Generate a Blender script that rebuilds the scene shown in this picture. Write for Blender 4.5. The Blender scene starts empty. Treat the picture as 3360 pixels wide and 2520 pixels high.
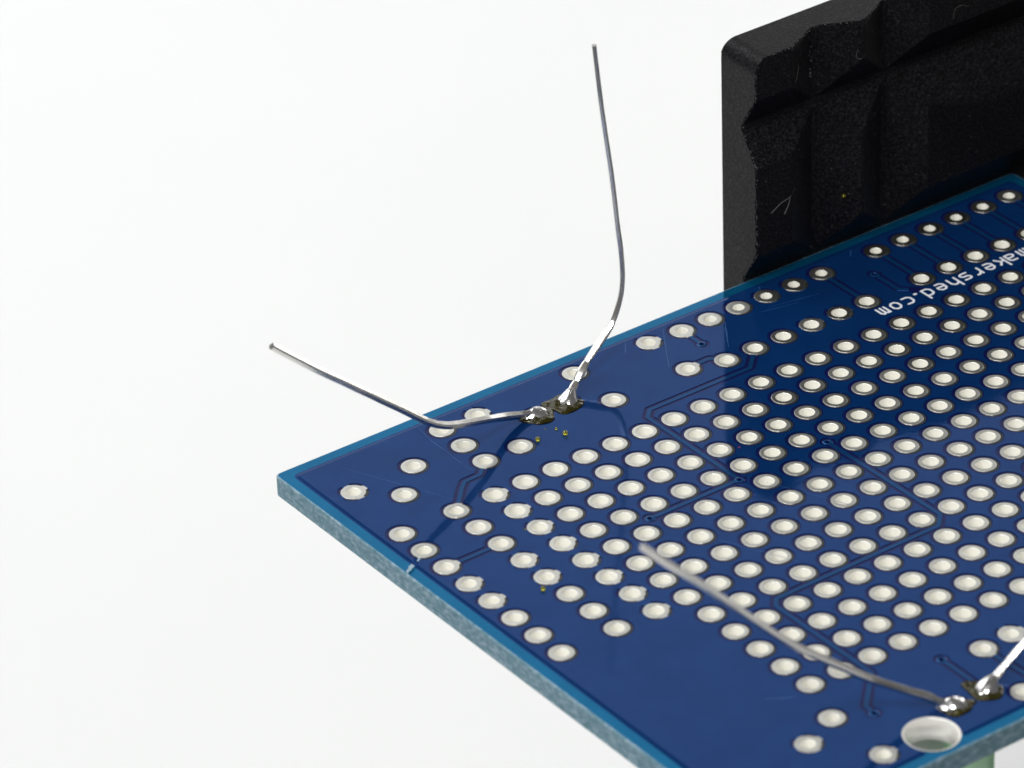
import bpy, bmesh, math, random
from mathutils import Vector, Matrix, noise
from mathutils.geometry import delaunay_2d_cdt

random.seed(7)
MM = 0.001
S = bpy.context.scene
COL = S.collection

# ------------------------------------------------------------------ camera
cam_d = bpy.data.cameras.new('camera')
cam = bpy.data.objects.new('camera', cam_d); COL.objects.link(cam)
RX = Vector((0.80646896, -0.5904698, -0.03087451))
RY = Vector((-0.33100262, -0.40758585, -0.85106465))
RZ = Vector((0.48994396, 0.69657677, -0.52415238))
CAMP = Vector((-166.87248, -236.12686, 185.78654))
m = Matrix.Identity(4)
for r in range(3):
    m[r][0] = RX[r]; m[r][1] = -RY[r]; m[r][2] = -RZ[r]; m[r][3] = CAMP[r] * MM
cam.matrix_world = m
cam_d.sensor_width = 36.0
cam_d.lens = 16700.0 / 3360.0 * 36.0
cam_d.clip_start = 0.01; cam_d.clip_end = 20.0
cam_d.dof.use_dof = True
cam_d.dof.focus_distance = 0.3515
cam_d.dof.aperture_fstop = 70.0
S.camera = cam

# ------------------------------------------------------------------ world, lamps, exposure
W = bpy.data.worlds.new('World'); S.world = W; W.use_nodes = True
W.node_tree.nodes['Background'].inputs[0].default_value = (1.0, 0.99, 0.97, 1)
W.node_tree.nodes['Background'].inputs[1].default_value = 0.13
S.view_settings.view_transform = 'Standard'
S.view_settings.look = 'None'
S.view_settings.exposure = 0.0
S.view_settings.gamma = 1.0

def area(name, loc, target, size, power, color=(1, 1, 1)):
    l = bpy.data.lights.new(name, 'AREA'); l.shape = 'SQUARE'; l.size = size * MM
    l.energy = power; l.color = color
    o = bpy.data.objects.new(name, l); COL.objects.link(o)
    o.location = Vector(loc) * MM
    d = (Vector(target) - Vector(loc)).normalized()
    o.rotation_euler = d.to_track_quat('-Z', 'Y').to_euler()
    return o
area('softbox_lamp', (-130, 420, 560), (-10, 250, -120), 480, 1.95, (0.985, 1.0, 1.0))
area('backdrop_fill', (20, 400, 110), (80, 310, -120), 160, 0.15, (0.99, 1.0, 1.0))  # extra fill added to brighten the backdrop's far left
area('front_lamp_left', (-500, -60, 430), (10, 0, 0), 170, 1.9, (1, 0.995, 0.975))
area('front_lamp_centre', (-240, -310, 610), (10, 0, 0), 150, 2.6, (1, 0.995, 0.975))

area('lead_fill_panel', (430, 170, 60), (-10, 0, 10), 300, 0.6, (1, 0.99, 0.97))  # unseen panel added on the right so the leads mirror something bright

# ------------------------------------------------------------------ helpers
def parent_to(o, p):
    o.parent = p
    o.matrix_parent_inverse = Matrix.Translation(-p.location)

def link(name, me, parent=None):
    o = bpy.data.objects.new(name, me); COL.objects.link(o)
    if parent is not None: parent_to(o, parent)
    return o

def mesh(name, verts, faces, mats, fmat=None, smooth=True):
    me = bpy.data.meshes.new(name)
    me.from_pydata([(v[0] * MM, v[1] * MM, v[2] * MM) for v in verts], [], faces)
    for mt in (mats if isinstance(mats, (list, tuple)) else [mats]): me.materials.append(mt)
    if fmat: me.polygons.foreach_set('material_index', fmat)
    if smooth: me.polygons.foreach_set('use_smooth', [True] * len(me.polygons))
    me.update()
    return me

def fix_normals(me):
    bm = bmesh.new(); bm.from_mesh(me)
    bmesh.ops.recalc_face_normals(bm, faces=bm.faces); bm.to_mesh(me); bm.free()
    return me

def thing(name, loc, label, cat, group=None):
    o = bpy.data.objects.new(name, None); COL.objects.link(o)
    o.empty_display_size = 0.004
    o.location = Vector(loc) * MM
    o['label'] = label; o['category'] = cat
    if group: o['group'] = group
    return o

# ------------------------------------------------------------------ materials
def mat(name):
    mt = bpy.data.materials.new(name); mt.use_nodes = True
    nt = mt.node_tree
    return mt, nt, nt.nodes['Principled BSDF']

def noise_node(nt, scale, detail=3, coord='Object', sc=(1, 1, 1)):
    tc = nt.nodes.new('ShaderNodeTexCoord'); mp = nt.nodes.new('ShaderNodeMapping')
    mp.inputs['Scale'].default_value = tuple(1000.0 * s for s in sc)      # texture space in mm
    nt.links.new(tc.outputs[coord], mp.inputs[0])
    n = nt.nodes.new('ShaderNodeTexNoise'); n.inputs['Scale'].default_value = scale
    n.inputs['Detail'].default_value = detail
    nt.links.new(mp.outputs[0], n.inputs['Vector'])
    return n

def ramp(nt, src, stops):
    r = nt.nodes.new('ShaderNodeValToRGB')
    while len(r.color_ramp.elements) < len(stops): r.color_ramp.elements.new(0.5)
    for e, (p, c) in zip(r.color_ramp.elements, stops):
        e.position = p; e.color = (*c, 1) if len(c) == 3 else c
    nt.links.new(src, r.inputs[0])
    return r

def bump(nt, b, src, dist, strength=1.0):
    bn = nt.nodes.new('ShaderNodeBump'); bn.inputs['Strength'].default_value = strength
    bn.inputs['Distance'].default_value = dist * MM
    nt.links.new(src, bn.inputs['Height']); nt.links.new(bn.outputs[0], b.inputs['Normal'])
    return bn

def lacquer(name, c0, c1, rough=0.07, wob=0.004, wscale=1.6, metal=0.5, spec=0.30):
    mt, nt, b = mat(name)
    n = noise_node(nt, 0.35, 4)
    r = ramp(nt, n.outputs[0], [(0.35, c0), (0.65, c1)])
    nt.links.new(r.outputs[0], b.inputs['Base Color'])
    b.inputs['Roughness'].default_value = rough
    b.inputs['IOR'].default_value = 1.5
    b.inputs['Metallic'].default_value = metal          # the copper (or white laminate) mirrors through the tinted lacquer
    b.inputs['Specular IOR Level'].default_value = spec
    n2 = noise_node(nt, wscale, 4)
    bump(nt, b, n2.outputs[0], wob)
    return mt

M_POUR = lacquer('blue_mask_over_copper', (0.0038, 0.040, 0.172), (0.0048, 0.046, 0.19))
M_TRACE = lacquer('blue_mask_over_trace', (0.0050, 0.058, 0.188), (0.006, 0.064, 0.205), metal=0.55)
M_CLEAR = lacquer('blue_mask_over_bare_laminate', (0.0065, 0.010, 0.075), (0.008, 0.011, 0.085), metal=0.3)
M_BORDER = lacquer('blue_mask_on_translucent_border', (0.003, 0.150, 0.335), (0.004, 0.170, 0.375), wob=0.002, metal=0.7)

def laminate():
    mt, nt, b = mat('glass_fibre_laminate')
    n = noise_node(nt, 1.0, 5, sc=(2.1, 2.1, 4.2))
    r = ramp(nt, n.outputs[0], [(0.30, (0.060, 0.160, 0.205)), (0.50, (0.125, 0.24, 0.305)), (0.70, (0.27, 0.37, 0.45))])
    nt.links.new(r.outputs[0], b.inputs['Base Color'])
    b.inputs['Roughness'].default_value = 0.55
    bump(nt, b, n.outputs[0], 0.05)
    return mt
M_FR4 = laminate()

def simple(name, c, rough, metal=0.0, bscale=None, bdist=0.0, **kw):
    mt, nt, b = mat(name)
    b.inputs['Base Color'].default_value = (*c, 1)
    b.inputs['Roughness'].default_value = rough
    b.inputs['Metallic'].default_value = metal
    for k, v in kw.items(): b.inputs[k].default_value = v
    if bscale:
        n = noise_node(nt, bscale, 3); bump(nt, b, n.outputs[0], bdist)
    return mt

def tin():
    mt, nt, b = mat('tinned_pad')
    oi = nt.nodes.new('ShaderNodeObjectInfo')
    n = noise_node(nt, 1.7, 3)
    add = nt.nodes.new('ShaderNodeVectorMath'); add.operation = 'SCALE'; add.inputs['Scale'].default_value = 0.02
    r = ramp(nt, n.outputs[0], [(0.3, (0.91, 0.90, 0.845)), (0.7, (0.97, 0.96, 0.905))])
    hv = nt.nodes.new('ShaderNodeHueSaturation'); vr = nt.nodes.new('ShaderNodeMapRange')
    vr.inputs['To Min'].default_value = 0.93; vr.inputs['To Max'].default_value = 1.03
    nt.links.new(oi.outputs['Random'], vr.inputs['Value']); nt.links.new(vr.outputs[0], hv.inputs['Value'])
    nt.links.new(r.outputs[0], hv.inputs['Color']); nt.links.new(hv.outputs[0], b.inputs['Base Color'])
    b.inputs['Metallic'].default_value = 1.0
    rr = nt.nodes.new('ShaderNodeMapRange'); rr.inputs['To Min'].default_value = 0.28; rr.inputs['To Max'].default_value = 0.37
    nt.links.new(oi.outputs['Random'], rr.inputs['Value']); nt.links.new(rr.outputs[0], b.inputs['Roughness'])
    # every pad gets its own patch of relief
    tc = nt.nodes.new('ShaderNodeTexCoord'); mp = nt.nodes.new('ShaderNodeMapping')
    mp.inputs['Scale'].default_value = (1000, 1000, 1000)
    cb = nt.nodes.new('ShaderNodeCombineXYZ'); ml = nt.nodes.new('ShaderNodeMath'); ml.operation = 'MULTIPLY'; ml.inputs[1].default_value = 57.0
    nt.links.new(oi.outputs['Random'], ml.inputs[0]); nt.links.new(ml.outputs[0], cb.inputs[0]); nt.links.new(ml.outputs[0], cb.inputs[1])
    nt.links.new(cb.outputs[0], mp.inputs['Location']); nt.links.new(tc.outputs['Object'], mp.inputs[0])
    n2 = nt.nodes.new('ShaderNodeTexNoise'); n2.inputs['Scale'].default_value = 1.5; n2.inputs['Detail'].default_value = 3
    nt.links.new(mp.outputs[0], n2.inputs['Vector'])
    bump(nt, b, n2.outputs[0], 0.012)
    return mt
M_TIN = tin()
M_BARE = simple('bare_laminate_ring', (0.020, 0.027, 0.022), 0.3)
M_PLATE = simple('plated_hole_wall', (0.96, 0.95, 0.90), 0.36, 0.4, 1.2, 0.05)
M_BARREL = simple('tinned_barrel', (0.98, 0.965, 0.89), 0.42, 0.15, 2.5, 0.03)
M_SILK = simple('white_ink', (0.74, 0.76, 0.82), 0.55)
M_LEAD = simple('tinned_lead', (0.79, 0.77, 0.735), 0.25, 1.0, 1.1, 0.012)
M_SOLDER = simple('solder', (0.80, 0.79, 0.79), 0.17, 1.0, 1.3, 0.05)
M_FLUX = simple('flux_resin', (0.052, 0.044, 0.002), 0.05, 0.0, 1.5, 0.16, **{'Transmission Weight': 0.6, 'IOR': 1.45})
M_BEAD = simple('flux_bead_resin', (0.72, 0.66, 0.05), 0.04, 0.0, **{'Transmission Weight': 0.85, 'IOR': 1.5})
M_REFLECTION = simple('pale_reflection', (0.28, 0.38, 0.46), 0.6)
M_SCRATCH = simple('fine_scratch', (0.018, 0.075, 0.23), 0.3)
M_GREEN = simple('pale_green_resin', (0.55, 1.0, 0.60), 0.25, 0.0, **{'Transmission Weight': 0.05})
M_GREY = simple('grey_plastic', (0.86, 0.84, 0.86), 0.5, 0.0, 2.0, 0.01)
M_RED = simple('red_speck', (0.45, 0.01, 0.01), 0.4)
M_DUST = simple('pale_dust', (0.15, 0.145, 0.145), 0.9)

def paper():
    mt, nt, b = mat('white_paper')
    n = noise_node(nt, 0.02, 2)
    r = ramp(nt, n.outputs[0], [(0.3, (0.805, 0.812, 0.815)), (0.7, (0.815, 0.821, 0.823))])
    nt.links.new(r.outputs[0], b.inputs['Base Color'])
    b.inputs['Roughness'].default_value = 0.9
    b.inputs['Specular IOR Level'].default_value = 0.1
    return mt
M_PAPER = paper()

def nylon():
    mt, nt, b = mat('black_moulded_nylon')
    n = noise_node(nt, 6.0, 5)
    big = noise_node(nt, 0.35, 3)
    r = ramp(nt, n.outputs[0], [(0.40, (0.0030, 0.0028, 0.0031)), (0.58, (0.0125, 0.0116, 0.0142)), (0.72, (0.030, 0.028, 0.032)), (0.80, (0.09, 0.085, 0.09))])
    nt.links.new(r.outputs[0], b.inputs['Base Color'])
    rr = nt.nodes.new('ShaderNodeMapRange'); rr.inputs['To Min'].default_value = 0.30; rr.inputs['To Max'].default_value = 0.44
    nt.links.new(big.outputs[0], rr.inputs['Value']); nt.links.new(rr.outputs[0], b.inputs['Roughness'])
    b.inputs['Specular IOR Level'].default_value = 0.11
    bump(nt, b, n.outputs[0], 0.02)
    return mt
M_NYLON = nylon()

# ------------------------------------------------------------------ backdrop (seamless paper sweep)
def sweep():
    H = Vector((0.575, 0.818, 0)); L = Vector((-0.818, 0.575, 0))
    prof = []
    R0, back, zf, top = 150, 470, -120, 400
    for d in (-120, -40, 60, 200): prof.append((d, zf))
    for k in range(13):
        a = math.radians(90 * k / 12)
        prof.append((back - R0 + R0 * math.sin(a), zf + R0 - R0 * math.cos(a)))
    prof += [(back, 200), (back, top)]
    vs, fs = [], []
    for d, z in prof:
        for w in (-900, -300, 0, 300, 900):
            p = H * d + L * w; vs.append((p.x + 15, p.y - 15, z))
    for a in range(len(prof) - 1):
        for b in range(4):
            fs.append((a * 5 + b, a * 5 + b + 1, (a + 1) * 5 + b + 1, (a + 1) * 5 + b))
    me = fix_normals(mesh('backdrop', vs, fs, M_PAPER))
    o = link('backdrop', me); o['kind'] = 'structure'
    o['label'] = 'seamless white paper sweep behind and below the board'
sweep()
def table():
    bm = bmesh.new(); bmesh.ops.create_cube(bm, size=1)
    for v in bm.verts: v.co = Vector((v.co.x * 2.4, v.co.y * 2.4, -0.141 + v.co.z * 0.03))
    me = bpy.data.meshes.new('table_top'); bm.to_mesh(me); bm.free()
    me.materials.append(simple('dark_table', (0.035, 0.033, 0.032), 0.55, 0.0, 0.05, 0.2))
    o = link('table_top', me); o['kind'] = 'structure'; o['label'] = 'dark table top under the white paper sweep'
table()

# ------------------------------------------------------------------ board data (millimetres, top of laminate z = 0)
P = 2.54
X0, X1, Y0, Y1 = -12.72, 53.4, -41.7, 11.53
TH = 1.6
ZC = 0.042                      # top of the masked copper
RP, RO, RC = 0.862, 0.955, 1.13  # pad, mask opening, clearance radii
OFF = (0.07, -0.05)            # the mask is printed a little off register
HB, HS, HM = 0.555, 0.43, 0.50

pads = []                       # x, y, hole radius, spokes (angles), thermal
X4 = (0, 90, 180, 270)
def pad(x, y, h=HB, sp=(), th=False): pads.append((x, y, h, tuple(sp), th))
for j in range(13):
    for i in range(20): pad(i * P, -j * P)
for j in range(8): pad(-P, -j * P, HB, X4, True)
for i in list(range(8, 14)) + list(range(15, 21)):
    if i in (11, 12): pad(i * P, 8.93, HS, X4, True)
    elif i == 8: pad(i * P, 8.93, HS, (270,))
    else: pad(i * P, 8.93, HS)
    if i in (11, 12): pad(i * P, 3.83, HB, X4, True)
    elif i == 8: pad(i * P, 3.83, HB, (165,))
    elif i in (9, 10): pad(i * P, 3.83, HB)
    else: pad(i * P, 3.83, HB, (90,))
pad(10.98, 9.13, HM); pad(17.49, 9.13, HM, X4, True); pad(10.98, 4.59, HM); pad(17.49, 4.59, HM, (10,))
pad(2.47, 8.95, HM, X4, True); pad(-0.57, 8.91, HM)
pad(-0.55, 6.36, HM); pad(-0.57, 3.82, HM, (225,)); pad(2.41, 3.83, HM); pad(-4.74, 6.37, HM)
pad(-9.78, 6.27, HM, X4, True); pad(-7.3, 3.83, HM)
for j in range(8):
    x = -5.72
    pad(x, -j * P, HM, (45,) if j == 0 else X4 if j in (3, 4) else (), j in (3, 4))
    pad(-10.18, -j * P, HM, (0,) if j == 2 else X4 if j in (3, 4) else (), j in (3, 4))
pad(-1.24, -34.17, HM); pad(-4.17, -35.39, HM, X4, True); pad(-1.23, -39.18, HM, X4, True)
pad(11.13, -34.29, HM, (270,)); pad(13.6, -34.14, HM, X4, True); pad(10.01, -39.51, HM)
JOINTS = [(5.69, 6.36), (8.24, 6.42), (5.62, -37.97), (8.2, -37.92)]
for x, y in JOINTS: pad(x, y, 0.5)

MH = (2.5, -39.4, 1.76)         # mounting hole
TR = [                          # trace centre lines
    [(-0.57, 3.82), (-1.85, 2.66), (-3.15, 2.62), (-3.9, 1.95), (-5.72, 0.0)],
    [(-10.18, -5.08), (-5.72, -5.08)],
    [(20.32, 8.93), (20.32, 6.63)],
    [(17.49, 4.59), (18.4, 4.75), (19.55, 4.75), (20.32, 3.83)],
    [(22.87, 3.83), (20.95, 1.98), (12.15, 2.02), (11.43, 1.30), (11.43, -8.86)],
    [(33.03, 8.93), (33.03, 3.83)],
    [(35.9, 6.45), (35.9, 3.75), (37.0, 2.75)],
    [(11.43, -8.86), (3.82, -8.86)],
    [(19.05, -8.89), (19.15, -20.6), (18.2, -21.57), (4.4, -21.57), (3.86, -22.2), (3.86, -31.9), (1.25, -34.5), (1.17, -35.4)],
    [(8.27, -33.55), (8.24, -37.92)],
    [(11.13, -34.29), (11.4, -38.4), (12.5, -40.2)],
] + [[(i * P, 8.93), (i * P, 3.83)] for i in range(15, 21)]
VIAS = [(20.32, 6.63), (11.43, -8.86), (3.82, -8.86), (19.05, -8.89), (35.9, 6.45), (8.27, -33.55), (1.17, -35.4)]

# ------------------------------------------------------------------ the board
BOARD = thing('circuit_board', (20, -15, -TH), 'blue prototyping circuit board with rows of tinned holes, gripped by the black jaw', 'circuit board')

def circle(x, y, r, n, a0=0.0):
    return [(x + r * math.cos(a0 + 2 * math.pi * k / n), y + r * math.sin(a0 + 2 * math.pi * k / n)) for k in range(n)]

def opening_r(a):               # distance from the pad centre to the mask opening in direction a
    c, s = math.cos(a), math.sin(a)
    bq = OFF[0] * c + OFF[1] * s
    return bq + math.sqrt(max(0, bq * bq - (OFF[0] ** 2 + OFF[1] ** 2) + RO * RO))

def capsule(a, b, w, n=6):
    a = Vector(a); b = Vector(b); d = (b - a).normalized(); ang = math.atan2(d.y, d.x)
    out = []
    for k in range(n + 1):
        t = ang + math.pi / 2 + math.pi * k / n; out.append((a.x + w * math.cos(t), a.y + w * math.sin(t)))
    for k in range(n + 1):
        t = ang - math.pi / 2 + math.pi * k / n; out.append((b.x + w * math.cos(t), b.y + w * math.sin(t)))
    return out

def sector(x, y, r0, r1, a0, a1, n=6):
    o = [(x + r1 * math.cos(a0 + (a1 - a0) * k / n), y + r1 * math.sin(a0 + (a1 - a0) * k / n)) for k in range(n + 1)]
    o += [(x + r0 * math.cos(a1 + (a0 - a1) * k / n), y + r0 * math.sin(a1 + (a0 - a1) * k / n)) for k in range(n + 1)]
    return o

def ring_outline(x0, x1, y0, y1, r, n=5):
    o = []
    for cx, cy, a in ((x1 - r, y1 - r, 0), (x0 + r, y1 - r, 90), (x0 + r, y0 + r, 180), (x1 - r, y0 + r, 270)):
        for k in range(n + 1):
            t = math.radians(a + 90 * k / n); o.append((cx + r * math.cos(t), cy + r * math.sin(t)))
    return o

def cdt(loops):
    vs, fs = [], []
    for lp in loops:
        b = len(vs); vs += [Vector(p) for p in lp]; fs.append(list(range(b, b + len(lp))))
    r = delaunay_2d_cdt(vs, [], fs, 0, 1e-5, True)
    return r[0], r[2], r[5]

HOLES = [circle(x, y, h, 16) for x, y, h, sp, th in pads] + [circle(MH[0], MH[1], MH[2], 40)]
HOLES += [circle(x, y, 0.16, 10) for x, y in VIAS]

# laminate: mask-coated top (border and interior), bottom and fibre-glass edge
def build_laminate():
    outer = ring_outline(X0 + 0.13, X1 - 0.13, Y0 + 0.13, Y1 - 0.13, 0.35)
    inner = ring_outline(X0 + 1.12, X1 - 1.12, Y0 + 1.12, Y1 - 1.12, 0.1, 2)
    vs, fs, of = cdt([outer, inner] + HOLES)
    V = [(v.x, v.y, 0.0) for v in vs]; F = []; FM = []
    for f, o in zip(fs, of):
        if 0 in o and not any(k >= 2 for k in o):
            F.append(f); FM.append(0 if 1 in o else 1)
    me = mesh('mask_surface', V, F, [M_CLEAR, M_BORDER], FM, smooth=False)
    link('mask_surface', me, BOARD)
    # body: bevel + edge + underside
    V, F = [], []
    rings = [(0.13, 0.35, 0.0), (0.05, 0.43, -0.03), (0.0, 0.48, -0.10), (0.0, 0.48, -1.5), (0.08, 0.40, -1.6)]
    n = 24
    for ins, r, z in rings:
        V += [(x, y, z) for x, y in ring_outline(X0 + ins, X1 - ins, Y0 + ins, Y1 - ins, r)]
    # long edges are subdivided so that the mesh shades evenly
    for a in range(len(rings) - 1):
        for k in range(n):
            F.append((a * n + k, (a + 1) * n + k, (a + 1) * n + (k + 1) % n, a * n + (k + 1) % n))
    me = mesh('laminate_edge', V, F, M_FR4, smooth=False); fix_normals(me)
    link('laminate_edge', me, BOARD)
    vs, fs, of = cdt([ring_outline(X0 + 0.08, X1 - 0.08, Y0 + 0.08, Y1 - 0.08, 0.40)] + HOLES)
    F = [f[::-1] for f, o in zip(fs, of) if 0 in o and not any(k >= 1 for k in o)]
    link('underside', mesh('underside', [(v.x, v.y, -TH) for v in vs], F, M_CLEAR, smooth=False), BOARD)
build_laminate()

# copper pour under the mask: a raised sheet with clearances round pads and traces
def build_pour():
    RW_ = 0.3
    px0, px1, py0, py1 = X0 + 1.25, X1 - 1.25, Y0 + 1.25, Y1 - 1.25
    loops = [ring_outline(px0, px1, py0, py1, 0.06, 2)]
    for x, y, h, sp, th in pads:
        if th:
            loops.append(circle(x, y, 0.80, 16))
            w = 0.30
            for k in range(4):
                a = math.pi / 2 * k
                loops.append(sector(x, y, 0.72, RC - 0.03, a + w, a + math.pi / 2 - w))
        else: loops.append(circle(x, y, RC, 28))
    for tr in TR:
        for a, b in zip(tr[:-1], tr[1:]): loops.append(capsule(a, b, 0.40))
    for x, y in VIAS: loops.append(circle(x, y, 0.56, 18))
    loops.append(circle(MH[0], MH[1], MH[2] + 0.02, 40))
    vs, fs, of = cdt(loops)
    V = [(v.x, v.y, ZC) for v in vs]; F = []; cnt = {}
    for f, o in zip(fs, of):
        if 0 in o and len(o) == 1:
            F.append(f)
            for a, b in zip(f, f[1:] + f[:1]):
                k = (min(a, b), max(a, b)); cnt[k] = cnt.get(k, 0) + 1; cnt[(k, 's')] = (a, b)
    nv = len(V); V += [(v.x, v.y, 0.001) for v in vs]
    walls = []
    for k, c in list(cnt.items()):
        if isinstance(k[1], str) or c != 1: continue
        a, b = cnt[(k, 's')]
        pa, pb = vs[a], vs[b]
        on = lambda p: abs(p.x - px0) < 1e-3 or abs(p.x - px1) < 1e-3 or abs(p.y - py0) < 1e-3 or abs(p.y - py1) < 1e-3
        if on(pa) and on(pb): continue
        walls.append((b, a, a + nv, b + nv))
    o = link('copper_pour', mesh('copper_pour', V, F + walls, M_POUR, smooth=False), BOARD)
    # the lacquer runs down over the pour's outer edge in a soft ramp
    V, F = [], []
    prof = [(0.0, ZC), (0.04, ZC - 0.003), (RW_ * 0.5, ZC * 0.5), (RW_ * 0.85, 0.006), (RW_ + 0.05, 0.001)]
    for d, z in prof:
        rg = ring_outline(px0 - d, px1 + d, py0 - d, py1 + d, 0.06 + d, 2); sub = []
        for q, (a, b) in enumerate(zip(rg, rg[1:] + rg[:1])):
            ns = 160 if q % 3 == 2 else 1
            sub += [(a[0] + (b[0] - a[0]) * t / ns, a[1] + (b[1] - a[1]) * t / ns) for t in range(ns)]
        V += [(x, y, z) for x, y in sub]
    n = len(sub)
    def cut(p): return math.hypot(p[0] - MH[0], p[1] - MH[1]) < MH[2] + 0.04 or any(math.hypot(p[0] - x, p[1] - y) < RC + 0.02 for x, y in ((10.98, 9.13), (17.49, 9.13)))
    for a in range(len(prof) - 1):
        for k in range(n):
            if cut(V[k]) or cut(V[(k + 1) % n]): continue
            F.append((a * n + k, (a + 1) * n + k, (a + 1) * n + (k + 1) % n, a * n + (k + 1) % n))
    me = mesh('pour_edge', V, F, M_POUR, smooth=False); fix_normals(me)
    link('pour_edge', me, BOARD)
build_pour()

# traces: a raised strip each
def strip(pts, w, z):
    V, F = [], []
    p = [Vector(q) for q in pts]; n = len(p)
    for k in range(n):
        d0 = (p[k] - p[k - 1]).normalized() if k else None
        d1 = (p[k + 1] - p[k]).normalized() if k < n - 1 else None
        if d0 is None: nn = Vector((-d1.y, d1.x))
        elif d1 is None: nn = Vector((-d0.y, d0.x))
        else:
            nn = (Vector((-d0.y, d0.x)) + Vector((-d1.y, d1.x))).normalized()
            nn = nn / max(0.5, nn.dot(Vector((-d0.y, d0.x))))
        for s, zz in ((1.03, 0.001), (0.97, z), (-0.97, z), (-1.03, 0.001)):
            q = p[k] + nn * w * s; V.append((q.x, q.y, zz))
    for k in range(n - 1):
        for c in range(3): F.append((k * 4 + c, (k + 1) * 4 + c, (k + 1) * 4 + c + 1, k * 4 + c + 1))
    me = mesh('trace', V, F, M_TRACE, smooth=False); fix_normals(me); return me
def trimmed(tr):
    tr = [Vector(p) for p in tr]
    for e, o in ((0, 1), (-1, -2)):
        d = (tr[o] - tr[e]); isv = any((tr[e] - Vector(v)).length < 0.05 for v in VIAS)
        tr[e] = tr[e] + d.normalized() * min(0.25 if isv else 0.75, d.length * 0.8)
    return tr
for tr in TR: link('trace', strip(trimmed(tr), 0.155, ZC - 0.003), BOARD)

# vias: masked ring round a small drilled hole
def via_mesh():
    prof = [(0.36, 0.001), (0.31, ZC + 0.004), (0.20, ZC + 0.004), (0.165, ZC - 0.01), (0.16, -0.1), (0.16, -1.55)]
    n = 20; V, F = [], []
    for r, z in prof: V += [(x, y, z) for x, y in circle(0, 0, r, n)]
    for a in range(len(prof) - 1):
        for k in range(n): F.append((a * n + k, a * n + (k + 1) % n, (a + 1) * n + (k + 1) % n, (a + 1) * n + k))
    return mesh('via', V, F, [M_TRACE, M_CLEAR], [0] * (3 * n) + [1] * (2 * n))
vm = via_mesh()
for x, y in VIAS:
    o = link('via', vm, BOARD); o.location = (x * MM, y * MM, 0)

# pads: tinned ring with a plated barrel, sitting in an off-register mask opening
def pad_mesh(h, sp, th):
    n = 72; V, F, FM = [], [], []
    def out(a):
        r = RP
        for s in sp:
            d = (a - math.radians(s) + math.pi) % (2 * math.pi) - math.pi
            if abs(d) < 0.31: r = max(r, opening_r(a) - 0.004)
        return r
    A = [2 * math.pi * k / n for k in range(n)]
    prof = [(lambda a: out(a), 0.004), (lambda a: out(a) - 0.003, 0.044), (lambda a: out(a) - 0.012, 0.050), (lambda a: out(a) - 0.03, 0.0503),
            (lambda a: h + 0.035, 0.0503), (lambda a: h + 0.012, 0.0485), (lambda a: h + 0.002, 0.040),
            (lambda a: h - 0.012, -0.02), (lambda a: h - 0.02, -0.7), (lambda a: h - 0.012, -1.56), (lambda a: h + 0.01, -1.62), (lambda a: RP, -1.63)]
    for fr, z in prof:
        for a in A: r = fr(a); V.append((r * math.cos(a), r * math.sin(a), z))
    for q in range(len(prof) - 1):
        for k in range(n):
            F.append((q * n + k, q * n + (k + 1) % n, (q + 1) * n + (k + 1) % n, (q + 1) * n + k)); FM.append(2 if 6 <= q < 10 else 0)
    b = len(V)
    for k, a in enumerate(A):
        r = opening_r(a)
        V.append((r * math.cos(a), r * math.sin(a), 0.003)); V.append((0.7 * math.cos(a), 0.7 * math.sin(a), 0.003))
    for k in range(n):
        k2 = (k + 1) % n
        F.append((b + 2 * k, b + 2 * k2, b + 2 * k2 + 1, b + 2 * k + 1)); FM.append(1)
    return V, F, FM

def project(x, y, z):
    q = Vector((x, y, z)) - CAMP
    d = q.dot(RZ); return 1680 + 16700 * q.dot(RX) / d, 1260 + 16700 * q.dot(RY) / d
cache = {}
rest_v, rest_f, rest_m = [], [], []
for x, y, h, sp, th in pads:
    u, v = project(x, y, 0)
    key = (h, sp, th)
    if key not in cache: cache[key] = (pad_mesh(*key), None)
    (V, F, FM), me = cache[key]
    if -60 < u < 3420 and -60 < v < 2580:
        if me is None:
            me = mesh('pad', V, F, [M_TIN, M_BARE, M_BARREL], FM); cache[key] = ((V, F, FM), me)
        o = link('pad', me, BOARD); o.location = (x * MM, y * MM, 0)
    else:
        b = len(rest_v); rest_v += [(p[0] + x, p[1] + y, p[2]) for p in V]
        rest_f += [tuple(i + b for i in f) for f in F]; rest_m += FM
o = link('pad_field', mesh('pad_field', rest_v, rest_f, [M_TIN, M_BARE, M_BARREL], rest_m), BOARD); o['kind'] = 'stuff'

# mounting hole wall
def tube(x, y, r):
    prof = [(r + 0.10, ZC + 0.004), (r + 0.02, ZC + 0.004), (r - 0.02, ZC - 0.03), (r - 0.03, -0.8), (r - 0.02, -1.6), (r + 0.1, -1.63)]
    n = 56; V, F = [], []
    for rr, z in prof: V += [(a, b, z) for a, b in circle(x, y, rr, n)]
    for q in range(len(prof) - 1):
        for k in range(n): F.append((q * n + k, q * n + (k + 1) % n, (q + 1) * n + (k + 1) % n, (q + 1) * n + k))
    return mesh('mounting_hole', V, F, M_PLATE)
link('mounting_hole', tube(*MH), BOARD)

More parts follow.
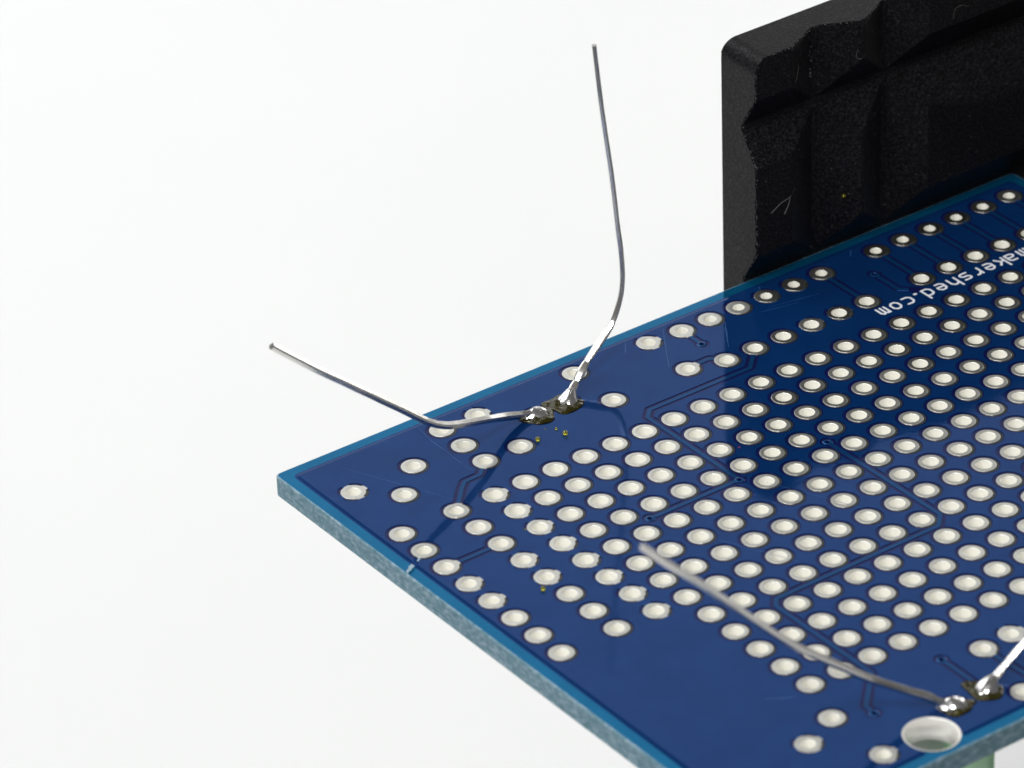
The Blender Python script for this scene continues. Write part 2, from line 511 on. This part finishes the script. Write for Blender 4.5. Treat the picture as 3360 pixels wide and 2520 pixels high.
# printed lettering: makershed.com in vector strokes, upside down along the header row
GL = {  # strokes in a cell 0.75 wide, x-height 0.75 (units of the x-height box), ascender 1.45
    'm': [[(0, 0), (0, 1)], [(0, .8), (.2, 1), (.42, .82), (.42, 0)], [(.42, .8), (.62, 1), (.85, .82), (.85, 0)]],
    'a': [[(.1, 1), (.6, 1), (.8, .82), (.8, 0)], [(.8, .5), (.2, .5), (0, .3), (.0, .18), (.2, 0), (.8, 0)]],
    'k': [[(0, 0), (0, 1.45)], [(0, .4), (.38, .55), (.75, 1)], [(.38, .55), (.78, 0)]],
    'e': [[(0, .5), (.82, .5), (.82, .75), (.58, 1), (.24, 1), (0, .76), (0, .24), (.24, 0), (.7, 0)]],
    'r': [[(0, 0), (0, 1)], [(0, .62), (.38, 1), (.6, 1)]],
    's': [[(.78, 1), (.2, 1), (0, .86), (0, .66), (.2, .5), (.6, .5), (.8, .34), (.8, .14), (.6, 0), (0, 0)]],
    'h': [[(0, 0), (0, 1.45)], [(0, .7), (.3, 1), (.55, 1), (.8, .76), (.8, 0)]],
    'd': [[(.8, 0), (.8, 1.45)], [(.8, 0), (.24, 0), (0, .24), (0, .76), (.24, 1), (.8, 1)]],
    '.': [[(.0, .06), (.1, .06)]],
    'c': [[(.78, 1), (.26, 1), (0, .76), (0, .24), (.26, 0), (.78, 0)]],
    'o': [[(.24, 0), (0, .26), (0, .74), (.24, 1), (.58, 1), (.82, .74), (.82, .26), (.58, 0), (.24, 0)]],
}
def lettering():
    starts = [('m', 46.52), ('a', 45.36), ('k', 44.38), ('e', 43.28), ('r', 42.08), ('s', 41.05), ('h', 39.92), ('e', 38.75), ('d', 37.55),
              ('.', 36.36), ('c', 35.72), ('o', 34.56), ('m', 33.42)]
    V, F = [], []
    ux, uy, w = 0.81, 0.82, 0.092
    z = ZC + 0.006
    for ch, sx in starts:
        for st in GL[ch]:
            pts = [(sx - a * ux, 2.46 - b * uy) for a, b in st]
            for a, b in zip(pts[:-1], pts[1:]):
                lp = capsule(a, b, w * (1.35 if ch == '.' else 1.0), 5); k = len(V)
                V += [(x, y, z) for x, y in lp]; F.append(tuple(range(k, k + len(lp))))
                z += 0.00007
    link('printed_lettering', mesh('printed_lettering', V, F, M_SILK, smooth=False), BOARD)
lettering()

# scratches, and the lead's pale reflection painted on the near-left border
def ribbon(pts, w, z, jit=0.0):
    V, F = [], []
    for k, (x, y) in enumerate(pts):
        a = Vector(pts[max(0, k - 1)]); b = Vector(pts[min(len(pts) - 1, k + 1)]); d = (b - a).normalized()
        ww = w * (0.35 + 0.65 * math.sin(math.pi * (k + 0.4) / (len(pts) + 0.2))) * (1 + random.uniform(-jit, jit))
        V.append((x - d.y * ww, y + d.x * ww, z)); V.append((x + d.y * ww, y - d.x * ww, z))
    for k in range(len(pts) - 1): F.append((2 * k, 2 * k + 1, 2 * k + 3, 2 * k + 2))
    return V, F
def densify(pts, n=5, j=0.02):
    o = []
    for a, b in zip(pts[:-1], pts[1:]):
        for k in range(n):
            t = k / n; o.append((a[0] + (b[0] - a[0]) * t + random.uniform(-j, j), a[1] + (b[1] - a[1]) * t + random.uniform(-j, j)))
    return o + [pts[-1]]
SCR = [([(-1.65, 10.2), (-1.91, 8.05), (-1.93, 6.82), (-1.98, 3.48)], .022), ([(16.25, 10.2), (15.36, 8.96)], .02), ([(19.51, 10.1), (18.37, 8.33), (16.6, 5.6)], .024),
       ([(23.45, 8.0), (22.69, 6.85), (21.5, 5.1)], .03), ([(26.1, 7.46), (29.24, 6.77)], .02), ([(27.04, 7.59), (31.07, 6.81)], .018), ([(36.78, 10.2), (36.21, 9.49)], .03),
       ([(28.37, 10.25), (28.2, 9.98)], .04), ([(5.8, -13.9), (8.2, -19.0)], .02), ([(12.6, -10.3), (15.8, -17.2)], .018), ([(-3.2, -30.0), (-1.6, -31.0)], .03),
       ([(-5.0, 1.2), (-8.6, 9.2)], .012)]
V, F = [], []
for pts, w in SCR:
    v, f = ribbon(densify(pts), w, ZC + 0.004, 0.4); b = len(V); V += v; F += [tuple(i + b for i in q) for q in f]
o = link('scratch', mesh('scratch', V, F, M_SCRATCH), BOARD); o['kind'] = 'stuff'
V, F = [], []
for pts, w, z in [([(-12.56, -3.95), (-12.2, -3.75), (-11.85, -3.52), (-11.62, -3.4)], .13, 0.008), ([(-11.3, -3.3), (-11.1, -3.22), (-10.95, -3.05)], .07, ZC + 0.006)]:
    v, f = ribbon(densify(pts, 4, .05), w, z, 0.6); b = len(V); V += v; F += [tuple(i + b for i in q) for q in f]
link('lead_reflection', mesh('lead_reflection', V, F, M_REFLECTION), BOARD)

# ------------------------------------------------------------------ leads, solder and flux
def catmull(pts, n=10):
    p = [Vector(q) for q in pts]; p = [p[0] * 2 - p[1]] + p + [p[-1] * 2 - p[-2]]
    out = []
    for k in range(1, len(p) - 2):
        a, b, c, d = p[k - 1], p[k], p[k + 1], p[k + 2]
        for s in range(n):
            t = s / n
            out.append(0.5 * ((2 * b) + (c - a) * t + (2 * a - 5 * b + 4 * c - d) * t * t + (3 * b - a - 3 * c + d) * t ** 3))
    return out + [p[-2]]

def lead_mesh(pts, w, t, side, lump=(), n=10, seed=0):
    """rectangular wire (w x t, chamfered) swept along a smooth path; lump = (up to this arc length, extra, scale)"""
    path = catmull(pts, n)
    c = 0.22
    prof = [(w / 2, t / 2 * (1 - 2 * c)), (w / 2 * (1 - 2 * c), t / 2), (-w / 2 * (1 - 2 * c), t / 2), (-w / 2, t / 2 * (1 - 2 * c)),
            (-w / 2, -t / 2 * (1 - 2 * c)), (-w / 2 * (1 - 2 * c), -t / 2), (w / 2 * (1 - 2 * c), -t / 2), (w / 2, -t / 2 * (1 - 2 * c))]
    side = Vector(side); V, F = [], []; s = 0.0
    np_ = len(prof)
    for k, p in enumerate(path):
        d = (path[min(k + 1, len(path) - 1)] - path[max(k - 1, 0)]).normalized()
        sx = (side - d * side.dot(d)).normalized(); sy = d.cross(sx); side = sx
        if k: s += (p - path[k - 1]).length
        g = 1.0 - 0.006 * s
        for l0, l1, ex in lump:
            if l0 <= s <= l1: g += ex * math.sin(math.pi * (s - l0) / (l1 - l0)) ** 0.5
        wob = noise.noise(Vector((s * 0.5, seed * 7.3, 0))) * 0.02
        for q, (a, b) in enumerate(prof):
            gg = g + (noise.noise(Vector((s * 2.5, q * 1.7, seed))) * 0.06 if g > 1.02 else noise.noise(Vector((s * 1.2, q * 1.7, seed))) * 0.03)
            V.append(tuple(p + sx * a * gg + sy * b * gg + sx * wob))
    for k in range(len(path) - 1):
        for q in range(np_): F.append((k * np_ + q, k * np_ + (q + 1) % np_, (k + 1) * np_ + (q + 1) % np_, (k + 1) * np_ + q))
    e = (len(path) - 1) * np_
    F.append(tuple(range(np_))[::-1]); F.append(tuple(e + q for q in range(np_)))
    me = mesh('lead', V, F, M_LEAD); fix_normals(me)
    me.polygons.foreach_set('use_smooth', [True] * len(me.polygons))
    bm = bmesh.new(); bm.from_mesh(me)
    for ed in bm.edges:
        if len(ed.link_faces) == 2 and ed.calc_face_angle(0) > math.radians(35): ed.smooth = False
    bm.to_mesh(me); bm.free()
    return me

def solder_mesh(bx, by, tip, r0, r1, z0=0.05, pw=1.6, seed=1, rings=16, n=40, bulge=0.0):
    """solder: circles lofted from the pad up along the lead"""
    V, F = [], []
    base = Vector((bx, by, z0)); tip = Vector(tip); ax = (tip - base); axn = ax.normalized()
    for k in range(rings + 1):
        t = k / rings
        c = base + Vector((ax.x * t ** 1.15, ax.y * t ** 1.15, ax.z * (t * (1 - bulge) + bulge * math.sin(t * math.pi / 2))))
        r = r1 + (r0 - r1) * (1 - t) ** pw if True else r1 + (r0 - r1) * math.sqrt(max(0, 1 - t ** 2.2))
        nrm = Vector((0, 0, 1)).lerp(axn, min(1, t * 1.2)).normalized()
        sx = Vector((1, 0, 0)); sx = (sx - nrm * sx.dot(nrm)).normalized(); sy = nrm.cross(sx)
        for q in range(n):
            a = 2 * math.pi * q / n
            rr = r * (1 + 0.10 * noise.noise(Vector((math.cos(a) * 1.3, math.sin(a) * 1.3, seed + t * 1.1))))
            p = c + sx * rr * math.cos(a) + sy * rr * math.sin(a)
            p.z = max(p.z, z0 * 0.6)
            V.append(tuple(p))
    for k in range(rings):
        for q in range(n): F.append((k * n + q, k * n + (q + 1) % n, (k + 1) * n + (q + 1) % n, (k + 1) * n + q))
    F.append(tuple(rings * n + q for q in range(n)))
    me = mesh('solder_joint', V, F, M_SOLDER); fix_normals(me); return me

def dome_mesh(bx, by, ang, r0, h, reach, zr, seed=1, n=48, rg=16):
    """solder that has flowed out flat round a lead leaving at a low angle in direction ang"""
    V, F = [], []; ca, sa = math.cos(ang), math.sin(ang)
    for k in range(rg + 1):
        t = k / rg
        for q in range(n):
            a = 2 * math.pi * q / n
            c = math.cos(a - ang)
            R = r0 * (1 + 0.09 * noise.noise(Vector((math.cos(a) * 1.3, math.sin(a) * 1.3, seed)))) + reach * max(0, c) ** 5
            x, y = R * t * math.cos(a), R * t * math.sin(a)
            al = x * ca + y * sa; pe = -x * sa + y * ca
            z = h * (1 - t * t) ** 0.75
            rid = zr * math.exp(-(pe / 0.25) ** 2) * max(0, min(1, (al + 0.1) / 0.5)) * (1 - t ** 6)
            z = max(z, rid) + 0.25 * min(z, rid)
            z *= 1 + 0.10 * noise.noise(Vector((x * 2.2, y * 2.2, seed + 2)))
            V.append((bx + x, by + y, 0.03 + z))
    for k in range(rg):
        for q in range(n): F.append((k * n + q, (k + 1) * n + q, (k + 1) * n + (q + 1) % n, k * n + (q + 1) % n))
    me = mesh('solder_joint', V, F, M_SOLDER); fix_normals(me); return me

def flux_mesh(bx, by, rad, hgt, seed, skew=(0, 0), lobes=()):
    n, rg = 56, 12; V, F = [], []
    def R(a):
        r = rad * (1 + 0.20 * noise.noise(Vector((math.cos(a) * 1.1, math.sin(a) * 1.1, seed))) + 0.06 * noise.noise(Vector((math.cos(a) * 4, math.sin(a) * 4, seed))))
        for la, lr, lw in lobes:
            d = (a - math.radians(la) + math.pi) % (2 * math.pi) - math.pi
            r += lr * math.exp(-(d / lw) ** 2)
        return r
    for k in range(rg + 1):
        t = k / rg
        for q in range(n):
            a = 2 * math.pi * q / n; r = R(a) * t
            z = hgt * (1 - t ** 2.2) ** 0.6 * (1 + 0.6 * noise.noise(Vector((r * math.cos(a) * 1.7, r * math.sin(a) * 1.7, seed + 4))) + 0.25 * noise.noise(Vector((r * math.cos(a) * 4, r * math.sin(a) * 4, seed + 9))))
            V.append((bx + skew[0] * t + r * math.cos(a), by + skew[1] * t + r * math.sin(a), ZC + 0.002 + max(0, z)))
    for k in range(rg):
        for q in range(n): F.append((k * n + q, (k + 1) * n + q, (k + 1) * n + (q + 1) % n, k * n + (q + 1) % n))
    # closed underside
    b = len(V); V.append((bx, by, ZC + 0.002))
    for q in range(n): F.append((rg * n + q, b, rg * n + (q + 1) % n))
    me = mesh('flux_residue', V, F, M_FLUX); fix_normals(me); return me

# joint 0 (lead folded to the left), joint 1 (lead standing up), joints 2 and 3 at the near edge
def lump_joint(k, me_s, me_f):
    s = link('solder_joint', me_s, BOARD)
    f = link('flux_residue', me_f, None); f.parent = s
    return s
jx = JOINTS
s0 = dome_mesh(jx[0][0] + 0.05, jx[0][1] - 0.02, math.radians(178), 0.86, 0.58, 0.40, 0.44, seed=3)
f0 = flux_mesh(jx[0][0] - 0.02, jx[0][1] - 0.20, 1.18, 0.26, 11.0, lobes=((165, .2, .4), (20, .22, .4)))
s1 = solder_mesh(jx[1][0] + 0.05, jx[1][1] - 0.05, (9.10, 6.78, 0.66), 0.86, 0.25, seed=8, pw=0.95)
f1 = flux_mesh(jx[1][0] - 0.15, jx[1][1] - 0.08, 1.14, 0.24, 23.0, lobes=((150, .50, .45), (235, .40, .5), (330, .22, .4)))
s2 = dome_mesh(jx[2][0] + 0.05, jx[2][1], math.radians(155), 0.84, 0.58, 0.40, 0.42, seed=14)
f2 = flux_mesh(jx[2][0] - 0.05, jx[2][1] - 0.06, 1.02, 0.22, 31.0, lobes=((130, .50, .3), (-15, .45, .3), (240, .15, .4)))
s3 = solder_mesh(jx[3][0] + 0.02, jx[3][1] - 0.02, (9.12, -37.70, 0.66), 0.84, 0.25, seed=19, pw=0.8)
f3 = flux_mesh(jx[3][0], jx[3][1], 1.14, 0.24, 47.0, lobes=((110, .5, .4), (290, .15, .5)))
for k, (s, f) in enumerate(((s0, f0), (s1, f1), (s2, f2), (s3, f3))): lump_joint(k, s, f)

def lathe(prof, n=40):
    V, F = [], []
    for r, z in prof: V += [(x, y, z) for x, y in circle(0, 0, r, n)]
    for q in range(len(prof) - 1):
        for k in range(n): F.append((q * n + k, q * n + (k + 1) % n, (q + 1) * n + (k + 1) % n, (q + 1) * n + k))
    F.append(tuple(range(n))[::-1]); F.append(tuple((len(prof) - 1) * n + k for k in range(n)))
    return V, F
LED_PROF = [(1.85, -1.66), (1.95, -1.72), (1.95, -2.7), (1.62, -2.78), (1.6, -5.6)] + [(1.6 * math.cos(math.radians(a)), -5.6 - 1.6 * math.sin(math.radians(a))) for a in range(10, 89, 13)]

def led(cx, cy, label, leadpts, sides, lumps, wt):
    t = thing('light_emitting_diode', (cx, cy, -TH), label, 'LED', 'LEDs soldered into the board')
    V, F = lathe(LED_PROF)
    me = mesh('lens', [(x + cx, y + cy, z) for x, y, z in V], F, M_GREEN); fix_normals(me)
    link('lens', me, t)
    for k in range(2):
        link('lead', lead_mesh(leadpts[k], wt[k][0], wt[k][1], sides[k], lumps[k], seed=k + cx), t)
    return t

LW = [(5.72, 6.36, -2.2), (5.70, 6.36, -0.3), (5.40, 6.36, 0.22), (4.75, 6.38, 0.42), (4.12, 6.37, 0.62), (2.78, 6.12, 1.15), (0.32, 5.12, 2.35), (-2.5, 4.36, 3.45), (-3.86, 4.22, 4.05),
      (-5.0, 4.27, 4.82), (-6.75, 4.28, 6.34), (-10.36, 4.3, 9.46), (-13.85, 4.35, 12.46), (-16.65, 4.4, 15.05)]
RWP = [(8.24, 6.42, -2.2), (8.26, 6.42, -0.2), (8.6, 6.55, 0.32), (9.38, 6.9, 0.80), (10.13, 7.22, 1.28), (11.0, 7.54, 1.83), (12.24, 7.83, 2.62), (13.46, 8.1, 3.42), (14.1, 8.2, 4.35), (14.52, 8.2, 5.7),
       (14.66, 8.2, 7.2), (14.55, 8.2, 9.2), (14.36, 8.2, 10.85), (13.94, 8.2, 15.07), (13.48, 8.2, 18.67), (13.06, 8.2, 22.2), (12.72, 8.2, 25.69)]
FW = [(5.62, -37.97, -2.2), (5.60, -37.95, -0.3), (5.35, -37.8, 0.2), (4.72, -37.5, 0.45), (3.97, -37.12, 1.03), (2.74, -36.72, 1.78), (0.46, -36.1, 3.28), (-2.3, -36.0, 5.53),
      (-6.02, -36.0, 8.76), (-8.7, -36.0, 11.53), (-10.9, -36.0, 13.9), (-13.08, -36.0, 16.25), (-15.22, -36.0, 18.39), (-17.16, -36.0, 20.46)]
RF = [(8.2, -37.92, -2.2), (8.22, -37.92, -0.2), (8.5, -37.82, 0.2), (9.1, -37.68, 0.46), (10.19, -37.6, 1.03), (11.56, -37.62, 2.0), (13.3, -37.5, 3.1), (14.2, -37.4, 4.4), (14.7, -37.3, 7.0), (14.4, -37.2, 12.0), (13.5, -37.0, 22.0)]
led(6.96, 6.39, 'light-emitting diode whose lead stands tallest above the blue board in mid picture', (LW, RWP),
    ((0.61, -0.34, 0.71), (-0.72, -0.69, 0.0)), (((4.0, 6.6, .08),), ((2.4, 3.9, .50), (3.9, 5.4, .58), (5.2, 9.0, .42))), ((0.53, 0.50), (0.39, 0.38)))
led(6.92, -37.94, 'pale green light-emitting diode under the near board edge, beside the big mounting hole', (FW, RF),
    ((0.48, -0.68, 0.56), (-0.72, -0.69, 0.0)), (((3.6, 5.0, .14),), ((3.0, 4.4, .18), (4.4, 6.0, .22))), ((0.52, 0.50), (0.50, 0.44)))

# grey component body under the mounting hole
def box_mesh(name, x0, x1, y0, y1, z0, z1, mt, bev=0.2):
    bm = bmesh.new(); bmesh.ops.create_cube(bm, size=1)
    for v in bm.verts:
        v.co = Vector(((x0 + x1) / 2 + v.co.x * (x1 - x0), (y0 + y1) / 2 + v.co.y * (y1 - y0), (z0 + z1) / 2 + v.co.z * (z1 - z0))) * MM
    bmesh.ops.bevel(bm, geom=bm.edges[:], offset=bev * MM, segments=2, affect='EDGES')
    me = bpy.data.meshes.new(name); bm.to_mesh(me); bm.free(); me.materials.append(mt); return me
link('component_body', box_mesh('component_body', -1.5, 8.5, -35.7, -28.0, -8.6, -1.66, M_GREY), BOARD)

# ------------------------------------------------------------------ flux beads
def bead_mesh(r):
    bm = bmesh.new(); bmesh.ops.create_icosphere(bm, subdivisions=3, radius=r * MM)
    me = bpy.data.meshes.new('flux_bead'); bm.to_mesh(me); bm.free(); me.materials.append(M_BEAD)
    me.polygons.foreach_set('use_smooth', [True] * len(me.polygons)); return me
def bead(x, y, z, r, label):
    o = link('flux_bead', bead_mesh(r)); o.location = Vector((x, y, z)) * MM; o.scale = (1, 1, 0.92)
    o['label'] = label; o['category'] = 'flux bead'; o['group'] = 'beads of spattered flux'
bead(5.66, 3.06, ZC + 0.17, 0.19, 'largest yellow flux bead lying on the blue board in front of the two leads')
bead(3.74, 3.62, ZC + 0.16, 0.18, 'yellow flux bead beside the tinned pad below the folded lead')
bead(5.58, 3.98, ZC + 0.09, 0.10, 'small yellow flux bead just behind the largest bead')
bead(5.0, 4.5, ZC + 0.045, 0.05, 'tiniest dark flux bead, nearest to the solder joints')
bead(-6.85, -11.3, ZC + 0.15, 0.17, 'lone yellow flux bead among the pads at the near left of the board')
bead(-3.5, -4.72, ZC + 0.05, 0.06, 'tiny flux bead at the left rim of a notched pad')

# red speck stuck on one pad rim
o = link('red_speck', bead_mesh(0.055), BOARD); o.data.materials[0] = M_RED
o.location = Vector((13.9, -5.72, 0.07)) * MM; o.scale = (1.3, 1, 0.5)

# ------------------------------------------------------------------ the vise jaw
JX0, JX1, JY, JB, JZ0, JZ1 = 27.95, 78.0, 10.0, 14.12, -12.0, 18.55
def vgroove(t, c, hw, d, flat=0.25):
    a = abs(t - c)
    if a >= hw: return 0.0
    return d * min(1.0, (hw - a) / (hw - flat))
def jaw_depth(x, z):
    dv = max(vgroove(x, 34.4, 3.2, 1.42), vgroove(x, 40.85, 3.0, 1.42))
    lip = max(0.0, min(1.0, (x - 43.5) / 6.0))                # the cross groove's lower lip rounds off to the right
    dh = vgroove(z, 12.62, 2.75, 1.5)
    if z < 12.62 and lip > 0:
        hw = 2.75 + 2.2 * lip; q = max(0.0, min(1.0, (hw - abs(z - 12.62)) / (hw - 0.25)))
        dh = 1.5 * (q * (1 - lip) + q * q * (1.6 - 0.6 * q) * lip)
    dh = max(dh, vgroove(z, -0.15, 2.95, 1.5, 0.5))
    return max(dv, dh)
JAW = thing('vise_jaw', ((JX0 + JX1) / 2, 12, JZ0), 'black grooved vise jaw standing behind the board and gripping its far edge', 'vise jaw')
def build_jaw():
    rc = 1.25
    def grid(a, b, step, marks):
        pts = sorted([a + (b - a) * k / round((b - a) / step) for k in range(round((b - a) / step) + 1)] + marks)
        out = [pts[0]]
        for p in pts[1:]:
            if p - out[-1] > step * 0.35: out.append(p)
            elif p in marks: out[-1] = p
        return out
    xs = grid(JX0, 56.0, 0.16, [31.2, 34.15, 34.65, 37.6, 37.85, 40.6, 41.1, 43.85]) + [57 + 1.5 * k for k in range(15)]
    zs = grid(JZ0, JZ1 - rc, 0.16, [-3.1, -0.65, 0.35, 2.8, 9.87, 12.37, 12.87, 15.37])
    zs += [JZ1 - rc + rc * math.sin(math.pi / 2 * k / 9) for k in range(1, 10)]
    nx, nz = len(xs) - 1, len(zs) - 1
    V, F = [], []
    def x_left(z):
        q = z - (JZ1 - rc)
        return JX0 + (rc - math.sqrt(max(0, rc * rc - q * q)) if q > 0 else 0)
    for k in range(nz + 1):
        z = zs[k]; xl = x_left(z)
        for i in range(nx + 1):
            x = xs[i] if xs[i] > JX0 + 2.5 else xl + (xs[i] - JX0) * (JX0 + 2.5 - xl) / 2.5
            d = jaw_depth(x, z)
            e = min(x - xl, (JZ1 - z) * 1.2)                 # worn arris along the outer rim
            d += 0.09 * max(0, 1 - e / 0.4) ** 2 * (1 + 1.6 * noise.noise(Vector((x * 2.1, z * 2.1, 3.0))))
            if e < 0.3: d += 0.05 * max(0, noise.noise(Vector((x * 4.0, z * 4.0, 9.0))))
            V.append((x, JY + max(0, d), z))
    w = nx + 1
    for k in range(nz):
        for i in range(nx): F.append((k * w + i, k * w + i + 1, (k + 1) * w + i + 1, (k + 1) * w + i))
    # border loop -> back
    loop = [k * w for k in range(nz, -1, -1)] + [i for i in range(1, w)] + [k * w + nx for k in range(1, nz + 1)] + [nz * w + i for i in range(nx - 1, 0, -1)]
    b = len(V)
    mid = len(loop)
    for q in loop: x, y, z = V[q]; V.append((x, JB - 0.25, z))
    for q in loop:
        x, y, z = V[q]
        V.append((x + (0.25 if x < 40 and z < JZ1 - 1 else 0.1 if x < 40 else 0), JB, z - (0.2 if z > JZ1 - 1.2 else 0)))
    for k in range(mid):
        k2 = (k + 1) % mid
        F.append((loop[k], loop[k2], b + k2, b + k))
        F.append((b + k, b + k2, b + mid + k2, b + mid + k))
    F.append(tuple(b + mid + k for k in range(mid)))
    me = mesh('jaw_block', V, F, M_NYLON); fix_normals(me)
    bm = bmesh.new(); bm.from_mesh(me)
    for ed in bm.edges:
        if len(ed.link_faces) == 2 and ed.calc_face_angle(0) > math.radians(13): ed.smooth = False
    bm.to_mesh(me); bm.free()
    link('jaw_block', me, JAW)
build_jaw()
# dust, lint and nicks caught on the jaw
def dust():
    V, F = [], []
    def speck(x, y, z, r):
        b = len(V)
        for dx, dy, dz in ((r, 0, 0), (-r, 0, 0), (0, -r, 0), (0, 0, r), (0, 0, -r)): V.append((x + dx, y + dy, z + dz))
        for f in ((0, 3, 2), (3, 1, 2), (1, 4, 2), (4, 0, 2)): F.append(tuple(i + b for i in f))
    for k in range(120):
        x = random.uniform(JX0 + 0.4, 56); z = random.uniform(0.5, JZ1 - 0.3)
        speck(x, JY + jaw_depth(x, z), z, random.choice((.02, .025, .03, .035, .045)))
    for k in range(14):
        x = 33.9 + random.gauss(0, .12); z = random.uniform(14.6, 17.2); speck(x, JY + jaw_depth(x, z), z, random.uniform(.03, .08))
    for k in range(230):                       # worn white-ish nicks along the front arris
        if k % 2:
            z = random.uniform(-1.0, JZ1 - 1.0); x = JX0 + 0.05 + abs(random.gauss(0, 0.05))
        else:
            x = random.uniform(JX0 + 1.2, 52); z = JZ1 - 0.03 - abs(random.gauss(0, 0.04))
        speck(x, JY + jaw_depth(x, z) + 0.06, z, random.uniform(.02, .06))
    def fibre(pts, r):
        pts = [Vector((x, JY + jaw_depth(x, z) - 0.02, z)) for x, z in pts]
        path = catmull(pts, 5); b = len(V)
        for p in path:
            for a in range(3): V.append((p.x + r * math.cos(a * 2.1), p.y - 0.01 + r * 0.5 * math.sin(a * 2.1), p.z + r * math.sin(a * 2.1)))
        for k in range(len(path) - 1):
            for a in range(3): F.append((b + k * 3 + a, b + k * 3 + (a + 1) % 3, b + k * 3 + 3 + (a + 1) % 3, b + k * 3 + 3 + a))
    fibre([(29.3, 5.9), (30.2, 6.4), (31.0, 6.6), (31.6, 7.0)], .03)
    fibre([(31.0, 6.6), (30.9, 6.1), (30.5, 5.4)], .035)
    fibre([(37.3, 16.3), (37.2, 15.7), (37.5, 15.5), (37.9, 15.7)], .015)
    fibre([(46, 15.9), (46.2, 16.6), (46.8, 16.7), (47.5, 16.4)], .012)
    fibre([(32.2, 16.6), (31.8, 15.6), (31.5, 14.4)], .014)
    o = link('dust_specks', mesh('dust_specks', V, F, M_DUST), JAW); o['kind'] = 'stuff'
dust()
bead(36.35, JY + jaw_depth(36.35, 4.55) - 0.13, 4.55, 0.16, 'yellow flux bead stuck to the black jaw face')

# vise post and base that carry the jaw, below and behind the board
me = box_mesh('vise_post', 29.5, 46, 11.5, 24, -118.0, JZ0, M_NYLON, 1.0); link('vise_post', me, JAW)
me = box_mesh('vise_base', 20, 116, -6, 46, -120.0, -112.0, M_NYLON, 2.0); link('vise_base', me, JAW)

me = box_mesh('reflection_blocker', 72, 112, -46, 24, -118.0, -13.0, M_NYLON, 2.0); link('reflection_blocker', me, JAW)  # unseen dark block, added to keep white paper out of the jaw's reflections

S.cycles.max_bounces = 10
S.cycles.transmission_bounces = 8
S.cycles.caustics_reflective = False
S.cycles.caustics_refractive = False
